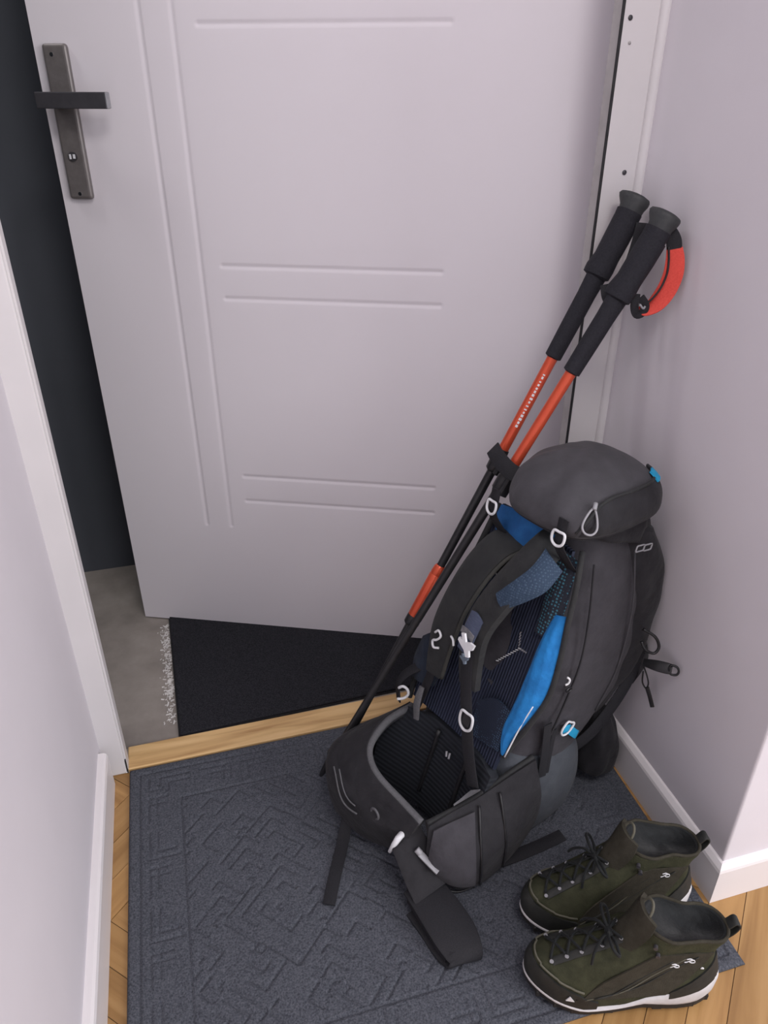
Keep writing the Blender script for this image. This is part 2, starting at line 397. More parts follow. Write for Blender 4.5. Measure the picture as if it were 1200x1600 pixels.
bot = [i*nz for i in range(nx)]; top = [i*nz+nz-1 for i in range(nx)]; lef = list(range(nz)); rig = [(nx-1)*nz+j for j in range(nz)]
F += [(o, o+3, o+2, o+1), tuple(bot[::-1])+(o, o+1), tuple(top)+(o+2, o+3), tuple(lef)+(o+3, o), tuple(rig[::-1])+(o+1, o+2)]
mobj('leaf', V, F, DOORM, door, smooth=True, auto=40)
# handle set
hp = box('handle_plate', .0195, .0635, -.0125, .0005, .974, 1.219, STEEL, door, bev=.0055)
hl = empty('lever', (0, 0, 0), hp)
COL.objects.unlink(hl); bpy.data.objects.remove(hl)
lv = mobj('lever', *merge(box_geo(.028, .051, -.046, -.0095, 1.124, 1.146), box_geo(.016, .142, -.058, -.044, 1.123, 1.148)), STEEL2, hp, smooth=False)
m_ = lv.modifiers.new('bevel', 'BEVEL'); m_.width = .0015; m_.segments = 2
box('lever_end', .139, .1435, -.0575, -.0445, 1.1235, 1.1475, GREYP, hp, bev=.001)
v, f = tube_geo([(.0415, -.0155, 1.046), (.0415, -.011, 1.046)], .0078, 20); mobj('lock_cylinder', v, f, STEEL2, hp, auto=40)
box('keyhole', .0360, .0392, -.0168, -.0154, 1.042, 1.050, WHITEP, hp); box('keyhole', .0428, .0468, -.0168, -.0154, 1.043, 1.050, WHITEP, hp)
for x, z in ((.0365, 1.203), (.0415, .984)):
    v, f = tube_geo([(x, -.0135, z), (x, -.011, z)], .0032, 14); mobj('screw', v, f, CHROME, hp, auto=40)

# ------------------------------------------------------------------ mats
MX0, MX1, MY0, MY1, MT = -.197, .707, .481, 1.119, .007
def mat_mesh():
    h = .0022; nx, ny = int((MX1-MX0)/h), int((MY1-MY0)/h)
    x = np.linspace(MX0, MX1, nx); y = np.linspace(MY0, MY1, ny); X, Y = np.meshgrid(x, y, indexing='ij')
    dx = np.minimum(X-MX0, MX1-X); dy = np.minimum(Y-MY0, MY1-Y); d = np.minimum(dx, dy)
    g = np.zeros_like(X)
    def groove(dist, w=.0028): return np.clip(1-(np.abs(dist)/w)**2, 0, 1)
    g = np.maximum(g, groove(d-.019)*.9)
    g = np.maximum(g, groove(d-.092)*.8)
    # key blocks in the border band
    inb = (d > .024) & (d < .088)
    along = np.where(dx < dy, Y, X); cell = .075
    t = (along/cell) % 1.0; kk = np.floor(along/cell).astype(int); r = (d-.024)/.064
    for m_, lo, hi in ((0, .12, .8), (1, .36, .66)):
        L1 = groove((t-.1-.2*m_)*cell); L1 = L1*((r > lo) & (r < 1-.1*m_))
        L2 = groove((r-(.16+.22*m_))*.064)*((t > .1+.2*m_) & (t < .85))
        L3 = groove((t-.85+.18*m_)*cell)*((r > .16) & (r < .7))
        sw = (kk % 2 == 0)
        g = np.where(inb, np.maximum(g, np.where(sw, np.maximum(L1, L2), np.maximum(L2, L3))*.75), g)
    # parquet of short parallel grooves, set diagonally, in the field
    inn = d > .096
    U = (X+Y)*c45; Vv = (Y-X)*c45; B = .072
    bi, bj = np.floor(U/B).astype(int), np.floor(Vv/B).astype(int); fu, fv = (U/B) % 1, (Vv/B) % 1
    ori = ((bi+bj) % 2 == 0)
    rr = np.random.RandomState(3).rand(64, 64); rnd = rr[bi % 64, bj % 64]
    rn = np.floor(rnd*4).astype(int); p = np.where(rn % 2 == 0, fu, 1-fu); q = np.where(rn < 2, fv, 1-fv)
    mx = np.maximum(p, q); G2 = np.zeros_like(X)
    for k, c_ in enumerate((.16, .44, .72, .98)):
        on = ((rnd*13+.41*k) % 1 > .22)
        part = np.where((rnd*29+k*.3) % 1 > .5, p > q-.25, q > p-.45)
        G2 = np.maximum(G2, groove((mx-c_)*B)*on*part*((p > .04) & (q > .04)))
    g = np.where(inn, np.maximum(g, G2*.85), g)
    edge = np.clip(d/.006, 0, 1); X = X+.0095*((Y-MY0)/(MY1-MY0))*((X-MX0)/(MX1-MX0))
    Z = MT*(.35+.65*np.sqrt(1-(1-edge)**2))-.0032*g
    V = np.stack([X, Y, Z], -1).reshape(-1, 3)
    idx = np.arange(nx*ny).reshape(nx, ny)
    F = np.stack([idx[:-1, :-1], idx[1:, :-1], idx[1:, 1:], idx[:-1, 1:]], -1).reshape(-1, 4)
    rim = list(idx[:, 0])+list(idx[-1, 1:])+list(idx[-2::-1, -1])+list(idx[0, -2:0:-1])
    o = len(V); base = V[rim].copy(); base[:, 2] = .0004
    V = np.vstack([V, base]); n = len(rim)
    F = [tuple(map(int, q)) for q in F]+[(int(rim[i]), o+i, o+(i+1) % n, int(rim[(i+1) % n])) for i in range(n)]+[tuple(range(o, o+n))[::-1]]
    me = bpy.data.meshes.new('door_mat'); me.from_pydata(V.tolist(), [], F); me.materials.append(MATM)
    me.polygons.foreach_set('use_smooth', [True]*len(me.polygons))
    return link(bpy.data.objects.new('door_mat', me))
tag(mat_mesh(), 'grey-blue felt door mat with embossed maze pattern under the backpack', 'door mat')
hm = empty('landing_mat', (-.098, 1.186, 0)); tag(hm, 'plain black rubber-backed mat lying outside on the landing', 'door mat')
pile = box('pile', 0, .84, 0, .62, .003, .009, HMAT, hm, bev=.002); box('backing', -.003, .843, -.003, .623, .0003, .003, GASKET, hm)
hm.rotation_euler = (0, 0, R(1.0))
# pale crumbs along the edge of the black mat
V, F = [], []
for k in range(300):
    y = 1.23+.34*random.random()**.9; t = (y-1.23)/.34
    x = -.1045-.0045*t-abs(random.gauss(0, .009))-(.004 if random.random() < .3 else 0); s = random.uniform(.0007, .0024)
    a = random.uniform(0, 6.3); L1 = s*random.uniform(1, 2.6)
    q = [(-L1, -s*.6), (L1, -s*.5), (L1*.8, s*.6), (-L1*.7, s*.5)]
    ca, sa = math.cos(a), math.sin(a); b = len(V)
    for z in (.0002, .0002+s*.9):
        V += [(x+px*ca-py*sa, y+px*sa+py*ca, z) for px, py in q]
    F += [tuple(b+i for i in ff) for ff in ((3, 2, 1, 0), (4, 5, 6, 7), (0, 1, 5, 4), (1, 2, 6, 5), (2, 3, 7, 6), (3, 0, 4, 7))]
tag(mobj('crumbled_flecks', V, F, FLECK, None, smooth=False), 'pale crumbled flecks along the edge of the black landing mat', 'debris', kind='stuff')
# ------------------------------------------------------------------ backpack
# local axes: x = across the back (towards the room), y = depth (towards the wall), z = up along the tilted back
TAU = R(18.3)
_d0 = Vector((.942, .336, 0)).normalized(); _w = Vector((_d0.y, -_d0.x, 0))
_H = math.sin(TAU)*_d0+math.cos(TAU)*Vector((0, 0, 1)); _D = math.cos(TAU)*_d0-math.sin(TAU)*Vector((0, 0, 1))
_A = Vector((.502, .796, .0088))-_d0*.162
bp = empty('backpack')
bp.matrix_world = Matrix(((_w.x, _D.x, _H.x, _A.x), (_w.y, _D.y, _H.y, _A.y), (_w.z, _D.z, _H.z, _A.z), (0, 0, 0, 1)))
tag(bp, 'large charcoal and blue trekking backpack leaning in the corner by the door', 'backpack')
BI = np.array([[_w.x, _w.y, _w.z], [_D.x, _D.y, _D.z], [_H.x, _H.y, _H.z]])
def PL_(x, y, z): return BI@(np.array([x, y, z])-np.array(_A))      # world point to pack axes
UPL = BI@np.array([0, 0, 1.])                                       # world up in pack axes

# main sack
lofted('main_sack', [(.19, -.235, .008, .015, .20), (.23, -.24, .012, .012, .222), (.30, -.24, .018, .010, .25), (.38, -.235, .024, .010, .262), (.46, -.225, .022, .012, .262), (.54, -.205, .014, .014, .24), (.60, -.185, .0, .018, .20), (.635, -.17, -.01, .022, .17)], CHAR, bp, N=64, wob=.0011)
LCS = [(.044, -.19, -.03, .085, .19, .33), (.050, -.215, .004, .058, .222, .33), (.064, -.226, .018, .044, .232, .33), (.10, -.232, .025, .034, .236, .28), (.15, -.236, .025, .024, .232, .18), (.20, -.236, .019, .016, .218, .08), (.225, -.232, .010, .02, .21, .0)]
rings_ = [sell((a0+a1)/2, (b0+b1)/2, (a1-a0)/2, (b1-b0)/2, c, 4.2, 64, tl) for c, a0, a1, b0, b1, tl in cr(np.array(LCS), 28)]
mobj('lower_compartment', *loft_geo(rings_), BLUEG, bp)
lofted('front_pocket', [(.235, -.18, -.035, .17, .228), (.27, -.20, -.005, .175, .25), (.33, -.205, .012, .18, .268), (.41, -.20, .022, .175, .274), (.49, -.195, .024, .155, .268), (.55, -.185, .02, .125, .252), (.60, -.175, .012, .10, .225), (.635, -.165, .004, .08, .185)], BLACK, bp, N=64, wob=.0012)
lofted('collar', [(.615, -.172, .008, .01, .185), (.64, -.17, .006, .008, .18), (.668, -.16, -.002, .012, .165)], BLACK, bp, wob=.002)
# seams on the side panel
def on_side(b, c, off=0.): return (.022+off, b, c)
tube('side_seam', [(.006, .03, .58), (.020, .045, .50), (.0265, .06, .42), (.024, .065, .34), (.017, .07, .25)], .0018, BLACK, bp, 24, 6)
tube('side_seam', [(.012, .115, .60), (.0265, .135, .53), (.0275, .16, .46), (.025, .178, .38), (.017, .18, .30)], .0016, CHAR2, bp, 24, 6)
# lid
LT = .24
LIDS = [(.634, -.140, .004, -.03, .12), (.640, -.152, .016, -.046, .142), (.655, -.158, .024, -.055, .154), (.675, -.157, .0225, -.054, .152), (.695, -.155, .013, -.046, .142), (.712, -.142, -.004, -.03, .122), (.725, -.12, -.028, -.005, .095), (.732, -.095, -.055, .025, .07)]
lid = lofted('lid', LIDS, CHAR2, bp, N=72, wob=.0013, tilt=LT, nexp=3.0)
_LM = cr(np.array(LIDS), 60)
def lid_pt(t, c, off=.0015):
    a0, a1, b0, b1 = [np.interp(c, _LM[:, 0], _LM[:, k]) for k in (1, 2, 3, 4)]
    ct, st = math.cos(t), math.sin(t); x = (a1-a0)/2*math.copysign(abs(ct)**(2/3), ct); y = (b1-b0)/2*math.copysign(abs(st)**(2/3), st)
    return np.array(((a0+a1)/2+x+ct*off, (b0+b1)/2+y+st*off, c+LT*y+off*.6))
TS = [-.85, -.72, -.55, -.3, 0, .3, .6, .9, 1.2]; SEAM = [.648, .672, .690, .698, .7, .702, .704, .705, .705]
patch('lid_side', [[lid_pt(t, .637+(sm-.637)*k, .0025) for t, sm in zip(TS, SEAM)] for k in (0, .25, .5, .75, 1)], .003, BLACK, lid, 16, 40, .001, .0012)
tube('lid_zip', [lid_pt(t, sm, .004) for t, sm in zip(TS, SEAM)], .0026, STRAPF, lid, 40, 6)
tube('lid_hem', [lid_pt(t, .6365, .001) for t in np.linspace(0, 2*math.pi, 40, endpoint=False)], .004, BLACK, lid, 80, 6, closed=True)
# zip pull on the lid and the zip line
zp = loop_frame('zip_pull', lid_pt(-.68, .686, .006), (.75, 1.0, 0), (-.33, .25, 1.0), [(0, .0), (-.006, -.012), (-.0085, -.026), (-.004, -.034), (.004, -.034), (.0085, -.026), (.006, -.012)], .0017, GREYP, bp)
tube('zip_slider', [lid_pt(-.66, .692, .006), lid_pt(-.68, .684, .0085)], .0032, GREYP, zp, 6)
patch('lid_label', [[lid_pt(t, c, .006) for t in (.5, .64, .78)] for c in (.698, .705, .711)], .003, CYAN, lid, 6, 6)
# lid lift buckles and straps
def ladder(name, p, ex, ey, w, h, mat=None, parent=bp, r=.0022):
    o = loop_frame(name, p, ex, ey, [(-w*.85, h*.95), (0, h), (w*.85, h*.95), (w, 0), (w*.7, -h*.7), (0, -h), (-w*.7, -h*.7), (-w, 0)], r, mat or WHITEP, parent)
    return o
for (a, c), sx_ in (((-.145, .606), -.1), ((-.012, .616), .1)):
    ribbon('lid_strap', [(a, -.054, c+.03), (a, -.05, c+.01), (a, -.044, c-.012), (a+.004, -.02, c-.035), (a+.006, .0, c-.05)], .018, (0, -1, .1), .002, WEB, bp, 14)
    ladder('lid_buckle', (a, -.053, c), (1, sx_, 0), (0, -.15, 1), .0105, .0105)
# back panel, blue collar cloth, frame edging
patch('back_panel', [[(-.175, .010, .60), (-.105, .014, .60), (-.02, .008, .59)], [(-.2, .006, .48), (-.11, .016, .48), (-.006, .006, .48)], [(-.222, .002, .34), (-.11, .014, .34), (-.008, .004, .34)], [(-.225, .0, .2), (-.12, .006, .2), (-.012, .002, .2)]], .006, NAVY, bp, 28, 24)
patch('collar_cloth', [[(-.165, -.006, .603), (-.10, -.010, .612), (-.035, -.006, .606)], [(-.17, -.004, .578), (-.105, -.008, .577), (-.045, -.004, .585)], [(-.165, .001, .558), (-.12, -.002, .548), (-.06, .0, .566)]], .004, BLUE2, bp, 12, 16, .003, .0012)
patch('perforated_edge', [[(-.045, -.001, .585), (-.025, -.004, .588), (-.004, .002, .582)], [(-.036, -.001, .53), (-.018, -.004, .53), (.004, .002, .53)], [(-.03, -.001, .48), (-.014, -.004, .482), (.004, .002, .484)], [(-.03, .0, .45), (-.02, -.002, .45), (-.01, .002, .45)]], .004, PERF, bp, 18, 10)
patch('perforated_foot', [[(-.085, -.003, .285), (-.055, -.004, .31), (-.018, -.002, .31)], [(-.08, -.003, .255), (-.05, -.004, .27), (-.018, -.002, .275)], [(-.07, -.002, .225), (-.04, -.003, .23), (-.015, -.002, .235)]], .003, dotted('perforated_navy', (.02, .026, .045), (.05, .09, .15), 260), bp, 12, 10)
# stitched pale marks on the mesh
for k in range(10):
    t = k/9
    for q, (p0, p1, m_) in enumerate((((-.082, .362), (-.050, .405), WHITEP), ((-.050, .405), (-.031, .407), GREYP), ((-.058, .428), (-.052, .408), GREYP))):
        if q and k % 2: continue
        o = box('stitch', -.0026, .0026, -.0008, .0008, -.0006, .0006, m_, bp); o.location = (p0[0]+(p1[0]-p0[0])*t, .0062, p0[1]+(p1[1]-p0[1])*t); o.rotation_euler = (0, -math.atan2(p1[1]-p0[1], p1[0]-p0[0])+.5, 0)
# bright blue side cloth with the white stay rod
patch('side_vent_cloth', [[(-.006, -.001, .492), (.004, -.002, .496), (.014, .006, .497)], [(-.012, -.002, .44), (.004, -.006, .445), (.021, .006, .45)], [(-.013, -.003, .38), (.006, -.008, .375), (.025, .006, .37)], [(-.016, -.003, .33), (.001, -.007, .318), (.014, .002, .315)], [(-.02, -.002, .28), (-.010, -.005, .272), (.001, -.001, .27)], [(-.010, -.001, .238), (-.006, -.003, .236), (-.002, -.001, .236)]], .004, BLUE, bp, 28, 14, .004, .0016)
tube('stay_rod', [(.017, -.006, .345), (.009, -.006, .30), (.001, -.005, .237)], .0013, WHITEP, bp, 10, 6)
tube('panel_edging', [(.0, -.002, .60), (.012, -.003, .55), (.018, -.001, .50), (.026, .004, .43), (.029, .006, .37), (.018, .002, .31), (.004, .0, .262), (-.004, .0, .232)], .0045, STRAPF, bp, 40, 8)
tube('panel_edging', [(-.174, -.002, .60), (-.192, -.001, .50), (-.217, -.001, .38), (-.232, -.003, .27), (-.232, -.002, .19)], .005, STRAPF, bp, 30, 8)
# shoulder straps (padded) with blue lining, webbing and buckles
def pad_strap(name, path, widths, across, mat, thick=.012, puff=.004):
    grid = []
    for p, w_, s in zip(path, widths, across):
        p, s = np.array(p), np.array(s, float); s /= np.linalg.norm(s)
        grid.append([p-s*w_/2, p-s*w_*.18, p+s*w_*.18, p+s*w_/2])
    return patch(name, grid, thick, mat, bp, 40, 12, puff)
near = [(-.05, .0, .592), (-.040, -.032, .580), (-.05, -.055, .54), (-.068, -.066, .486), (-.085, -.064, .43), (-.088, -.054, .375), (-.078, -.047, .325)]
nac = [(.85, -.2, -.35), (.8, -.25, -.5), (.75, -.3, -.55), (.85, -.25, -.4), (.95, -.15, -.2), (1, 0, -.05), (1, 0, .1)]
st1 = pad_strap('shoulder_strap', near, [.052, .06, .062, .058, .052, .045, .036], nac, STRAPF)
tube('strap_edge', [np.array(p)-np.array(s)/np.linalg.norm(s)*w_*.5 for p, s, w_ in zip(near, nac, [.052, .06, .062, .058, .052, .045, .036])], .0042, noisy('strap_binding', (.036, .037, .034), (.045, .045, .041), 200, .8, .2), st1, 40, 8)
patch('strap_lining', [[(-.036, -.038, .588), (-.018, -.036, .578), (-.006, -.024, .566)], [(-.032, -.060, .562), (-.014, -.060, .549), (-.004, -.048, .537)], [(-.042, -.076, .535), (-.030, -.075, .522), (-.02, -.064, .512)], [(-.06, -.082, .505), (-.052, -.081, .495), (-.045, -.074, .486)]], .004, LINING, st1, 16, 12, .002)
patch('strap_label', [[(-.097, -.076, .455), (-.083, -.080, .458), (-.068, -.079, .45)], [(-.103, -.075, .415), (-.088, -.079, .416), (-.074, -.078, .412)], [(-.106, -.071, .385), (-.092, -.074, .385), (-.08, -.073, .385)]], .003, noisy('label_cloth', (.05, .065, .11), (.08, .095, .15), 120, .8, .2, stretch=(1, 1, 8)), st1, 10, 8)
patch('label_band', [[(-.104, -.0785, .425), (-.088, -.082, .427), (-.074, -.081, .423)], [(-.105, -.0775, .414), (-.089, -.081, .415), (-.075, -.080, .411)]], .0015, noisy('label_band', (.13, .13, .14), (.2, .2, .21), 200, .8, .1), st1, 4, 8)
ribbon('strap_webbing', [(-.085, -.068, .40), (-.084, -.062, .36), (-.074, -.054, .315), (-.060, -.048, .272), (-.040, -.036, .21), (-.022, -.025, .165)], .022, (0.1, -1, .1), .0025, WEB, bp, 30)
ladder('strap_buckle', (-.058, -.052, .272), (1, .05, .05), (0, -.2, 1), .0135, .0165, r=.0024)
mobj('strap_buckle_core', *box_geo(-.066, -.050, -.052, -.046, .266, .284), BLKP, bp, smooth=False)
# sternum clip: white cross-shaped buckle
def cross_clip(name, p, ex, ey, s, mat):
    p, ex, ey = map(lambda q: np.array(q, float), (p, ex, ey)); n_ = np.cross(ex, ey); n_ /= np.linalg.norm(n_)
    pts = [(-1, .9), (-.55, 1.1), (-.1, .35), (.5, .7), (1.15, .75), (1, .1), (.55, -.2), (.8, -.9), (.35, -1.15), (-.1, -.6), (-.75, -.35), (-1.25, -.1), (-1.2, .25), (-.6, .3)]
    V = [p+(ex*x+ey*y)*s+n_*h for h in (-.002, .002) for x, y in pts]; k = len(pts)
    V += [p-n_*.002, p+n_*.002]
    F = [((i+1) % k, i, 2*k) for i in range(k)]+[(k+i, k+(i+1) % k, 2*k+1) for i in range(k)]+[(i, (i+1) % k, k+(i+1) % k, k+i) for i in range(k)]
    return mobj(name, V, F, mat, bp, smooth=False)
cross_clip('sternum_clip', (-.077, -.088, .406), (1, 0, -.1), (0, -.1, 1), .0145, WHITEP)
cross_clip('sternum_clip', (-.079, -.080, .380), (1, 0, 0), (0, -.1, 1), .007, noisy('blue_grey_plastic', (.1, .13, .17), (.13, .16, .2), 60, .5, .02))
far = [(-.118, .0, .565), (-.128, -.028, .545), (-.140, -.045, .50), (-.152, -.052, .44), (-.160, -.05, .385), (-.164, -.042, .335), (-.165, -.034, .29)]
fac = [(.95, -.1, -.25), (.9, -.2, -.3), (.9, -.2, -.3), (.95, -.15, -.2), (1, 0, 0), (1, 0, .1), (1, 0, .1)]
st2 = pad_strap('shoulder_strap', far, [.05, .056, .058, .055, .05, .042, .034], fac, STRAPF)
tube('strap_edge', [np.array(p)+np.array(s)/np.linalg.norm(s)*w_*.5 for p, s, w_ in zip(far, fac, [.05, .056, .058, .055, .05, .042, .034])], .004, MATS['strap_binding'], st2, 40, 8)
patch('strap_gap_pad', [[(-.125, -.012, .548), (-.105, -.014, .552), (-.09, -.012, .556)], [(-.125, -.016, .52), (-.105, -.02, .522), (-.09, -.018, .53)], [(-.12, -.018, .50), (-.104, -.022, .502), (-.095, -.02, .51)]], .006, WEB, bp, 8, 8)
o = box('stitch', -.009, .009, -.0008, .0008, -.0008, .0008, GREYP, bp); o.location = (-.113, -.0245, .502); o.rotation_euler = (0, R(28), 0)
ribbon('strap_webbing', [(-.162, -.05, .37), (-.165, -.044, .33), (-.172, -.036, .28), (-.185, -.026, .23), (-.2, -.014, .19)], .02, (-.1, -1, .1), .0025, WEB, bp, 24)
# S shaped white hook, small white loops on the far strap
tube('strap_hook', [(-.168, -.062, .372), (-.160, -.064, .380), (-.152, -.064, .374), (-.158, -.064, .364), (-.166, -.064, .358), (-.160, -.064, .349), (-.150, -.062, .353)], .0021, WHITEP, bp, 30, 6)
tube('strap_hook', [(-.130, -.066, .388), (-.122, -.068, .386), (-.117, -.068, .378)], .002, WHITEP, bp, 10, 6)
tube('webbing_ring', [PL_(.300, .964, .232), PL_(.306, .957, .240), PL_(.313, .953, .234), PL_(.314, .953, .222), PL_(.307, .957, .212), PL_(.297, .962, .208)], .0026, WHITEP, bp, 24, 8)
ribbon('lift_strap', [(-.19, -.01, .30), (-.225, -.03, .255), (-.235, -.038, .225), (-.23, -.03, .19)], .02, (-.4, -1, .2), .003, WEB, bp, 20)
patch('side_wing', [[(-.175, -.006, .36), (-.205, -.018, .345), (-.232, -.012, .32)], [(-.175, -.010, .30), (-.205, -.022, .29), (-.235, -.015, .275)], [(-.18, -.008, .25), (-.205, -.018, .245), (-.228, -.012, .24)]], .008, fabric('navy_cloth', (.012, .017, .03), (.018, .027, .045)), bp, 12, 12, .004)
ribbon('stay_tab', [(-.178, -.040, .255), (-.174, -.044, .225), (-.168, -.04, .195)], [.010, .014, .011], (.1, -1, .1), .004, GREYP if False else PIPE, bp, 12)
ribbon('compression_strap', [(-.20, -.004, .47), (-.18, -.014, .472), (-.165, -.02, .474)], .003, (0, -1, 0), .002, GREYP, bp, 8)
# pole keeper with elastic near the top of the poles
ribbon('pole_keeper', [PL_(.476, 1.030, .648), PL_(.472, 1.0, .646), PL_(.478, .968, .638), PL_(.49, .955, .632)], .026, (-.2, -1, .4), .003, WEB, bp, 14)
# lumbar cushion, wrapping into the belt
patch('lumbar_pad', [[(-.222, .0, .172), (-.165, .006, .195), (-.105, .008, .2), (-.05, .006, .205), (-.006, .0, .19)],
                     [(-.245, -.022, .13), (-.17, .006, .15), (-.105, .012, .152), (-.045, .008, .155), (.002, -.01, .15)],
                     [(-.245, -.03, .08), (-.17, .002, .09), (-.105, .01, .09), (-.045, .006, .095), (.004, -.018, .1)],
                     [(-.23, -.03, .02), (-.16, -.005, .028), (-.105, .004, .03), (-.05, .0, .035), (.0, -.02, .045)]], .022, LUMB, bp, 26, 34, .006)
for x in (-.135, -.06):
    tube('lumbar_groove', [(x, -.012, .19), (x-.002, -.009, .13), (x, -.012, .06)], .004, BLKP, bp, 12, 6)
tube('lumbar_mark', [(-.105, -.012, .168), (-.101, -.013, .160)], .002, GREYP, bp, 6, 6); tube('lumbar_mark', [(-.097, -.012, .17), (-.095, -.013, .16)], .002, GREYP, bp, 6, 6)
# hip belt, far wing: rows run from top edge to bottom edge
LTOP = [(-.224, .004, .175), (-.22, -.05, .158), (-.2, -.096, .139), (-.176, -.116, .127), (-.138, -.122, .118), (-.08, -.112, .11), (-.036, -.104, .104)]
LBOT = [(-.262, -.012, .05), (-.268, -.055, .03), (-.262, -.098, .012), (-.215, -.118, -.006), (-.15, -.108, -.012), (-.094, -.094, .006), (-.05, -.09, .034)]
LMID = [((np.array(t)+np.array(b))/2+np.array(q)).tolist() for t, b, q in zip(LTOP, LBOT, [(-.014, -.004, .004), (-.02, -.008, .006), (-.024, -.022, .008), (-.02, -.03, .006), (-.008, -.026, 0), (-.002, -.018, 0), (0, -.01, 0)])]
LQ = [((np.array(t)*.68+np.array(b)*.32)+np.array(q)*.75).tolist() for t, b, q in zip(LTOP, LBOT, [(-.014, -.004, .004), (-.02, -.008, .006), (-.024, -.022, .008), (-.02, -.03, .006), (-.008, -.026, 0), (-.002, -.018, 0), (0, -.01, 0)])]
hb1 = patch('hip_wing', [LTOP, LQ, LMID, LBOT], .018, BLACK, bp, 22, 40, .003, .001)
tube('wing_piping', [tuple(p) for p in LTOP], .0068, PIPE, hb1, 48, 10)
pz = cr([LQ[3], LMID[4], LMID[5]], 12)
pz = [np.array(p)+np.array((-.006, -.0195, .003)) for p in pz]
tube('wing_zip', pz[:9], .0015, PIPE, hb1, 20, 6)
tube('wing_zip', [p+np.array((.004, .002, .012)) for p in pz[1:8]], .0012, PIPE, hb1, 20, 6)
loop_frame('zip_ring', np.array(LQ[5])+np.array((-.018, -.020, -.002)), (1, .1, 0), (0, -.3, 1), [(.009, 0), (.006, .007), (0, .0095), (-.006, .007), (-.009, 0), (-.006, -.007), (0, -.0095), (.006, -.007)], .0022, GREYP if False else PIPE, hb1)
# near wing
RTOP = [(.010, .06, .228), (.002, .028, .2), (-.004, .0, .174), (-.010, -.03, .15), (-.02, -.064, .127), (-.028, -.1, .108)]
RBOT = [(.014, .12, .082), (.027, .075, .05), (.034, .026, .026), (.033, -.017, .012), (.014, -.044, .01), (-.016, -.064, .028)]
RMID = [((np.array(t)+np.array(b))/2+np.array(q)).tolist() for t, b, q in zip(RTOP, RBOT, [(.012, 0, 0), (.016, -.004, 0), (.02, -.012, 0), (.02, -.018, 0), (.016, -.02, 0), (.006, -.01, 0)])]
hb2 = patch('hip_wing', [RTOP, RMID, RBOT], .018, BLACK, bp, 18, 36, .003, .0012, flip=True)
def on_wing(s, t, off=.0145):
    P = patch_pts([RTOP, RMID, RBOT], 31, 51); i, j = int(round(t*30)), int(round(s*50)); i, j = min(max(i, 1), 29), min(max(j, 1), 49)
    n_ = np.cross(P[i+1, j]-P[i-1, j], P[i, j+1]-P[i, j-1]); n_ /= np.linalg.norm(n_)
    return P[i, j]-n_*off
sgn = 1 if np.dot(on_wing(.5, .5, .0145)-on_wing(.5, .5, -.0145), (1, -.3, 0)) > 0 else -1
grd = [[on_wing(s, t, sgn*.0135) for s in (.97, .88, .78, .68, .6)] for t in (.1, .35, .62, .9)]
patch('wing_panel', grd, .004, CHAR, hb2, 14, 14, .003, .001)
tube('wing_seam', [on_wing(.57, t, sgn*.0135) for t in (.05, .3, .6, .95)], .0022, BLKP, hb2, 16, 6)
tube('wing_seam', [on_wing(.36, t, sgn*.0135) for t in (.05, .3, .6, .95)], .0022, BLKP, hb2, 16, 6)
tube('wing_seam', [on_wing(s, .22, sgn*.0135) for s in (.6, .7, .8, .96)], .0016, BLKP, hb2, 16, 6)
tube('wing_edge', [tuple(p) for p in RTOP], .005, STRAPF, hb2, 40, 8)
patch('wing_tab', [[(-.016, -.034, .164), (-.006, -.026, .172)], [(-.018, -.05, .152), (-.014, -.05, .15)], [(-.02, -.062, .142), (-.018, -.062, .14)]], .004, PIPE, hb2, 8, 4)
# belt buckle: white side-release prong and the grey tri-glide
tube('belt_buckle', [PL_(.247, .762, .108), PL_(.243, .757, .118), PL_(.236, .752, .117), PL_(.229, .752, .104), PL_(.222, .752, .09)], [.0045, .0055, .0055, .0045, .003], WHITEP, bp, 5, 10, raw=True)
tube('belt_glide', [PL_(.262, .735, .104), PL_(.267, .729, .099)], .0055, GREYP, bp, 6, 8); ribbon('belt_glide', [PL_(.266, .730, .099), PL_(.277, .716, .090), PL_(.288, .702, .082)], .011, UPL, .004, GREYP, bp, 8)
# wide padded belt end folded on the mat
def PW_(seq): return [PL_(*p) for p in seq]
nrm_ = BI@np.array([.1, -.25, 1.])
ribbon('belt_webbing', PW_([(.244, .775, .105), (.25, .752, .112), (.258, .733, .095), (.266, .712, .068), (.274, .694, .045)]), [.05, .056, .06, .062, .062], [BI@np.array(v) for v in ((-.3, -1, .6), (-.2, -.8, .9), (-.1, -.7, 1), (0, -.5, 1), (0, -.3, 1))], .004, BLACK, bp, 24)
ribbon('belt_end', PW_([(.262, .718, .041), (.270, .695, .041), (.280, .662, .040), (.289, .628, .037), (.295, .602, .031), (.296, .592, .022), (.293, .598, .0135), (.287, .625, .011), (.276, .662, .011), (.263, .70, .011)]), [.062, .066, .07, .070, .060, .052, .060, .068, .066, .064], [BI@np.array(v) for v in ((0, .1, 1), (0, 0, 1), (0, 0, 1), (0, -.1, 1), (0, -.6, .8), (0, -1, 0), (0, -.6, -.8), (0, 0, -1), (0, 0, -1), (0, 0, -1))], .006, WEB, bp, 60)
ribbon('belt_end_core', PW_([(.264, .712, .026), (.278, .662, .0255), (.288, .625, .024), (.292, .604, .022)]), [.054, .06, .06, .055], nrm_, .022, WEB, bp, 20)
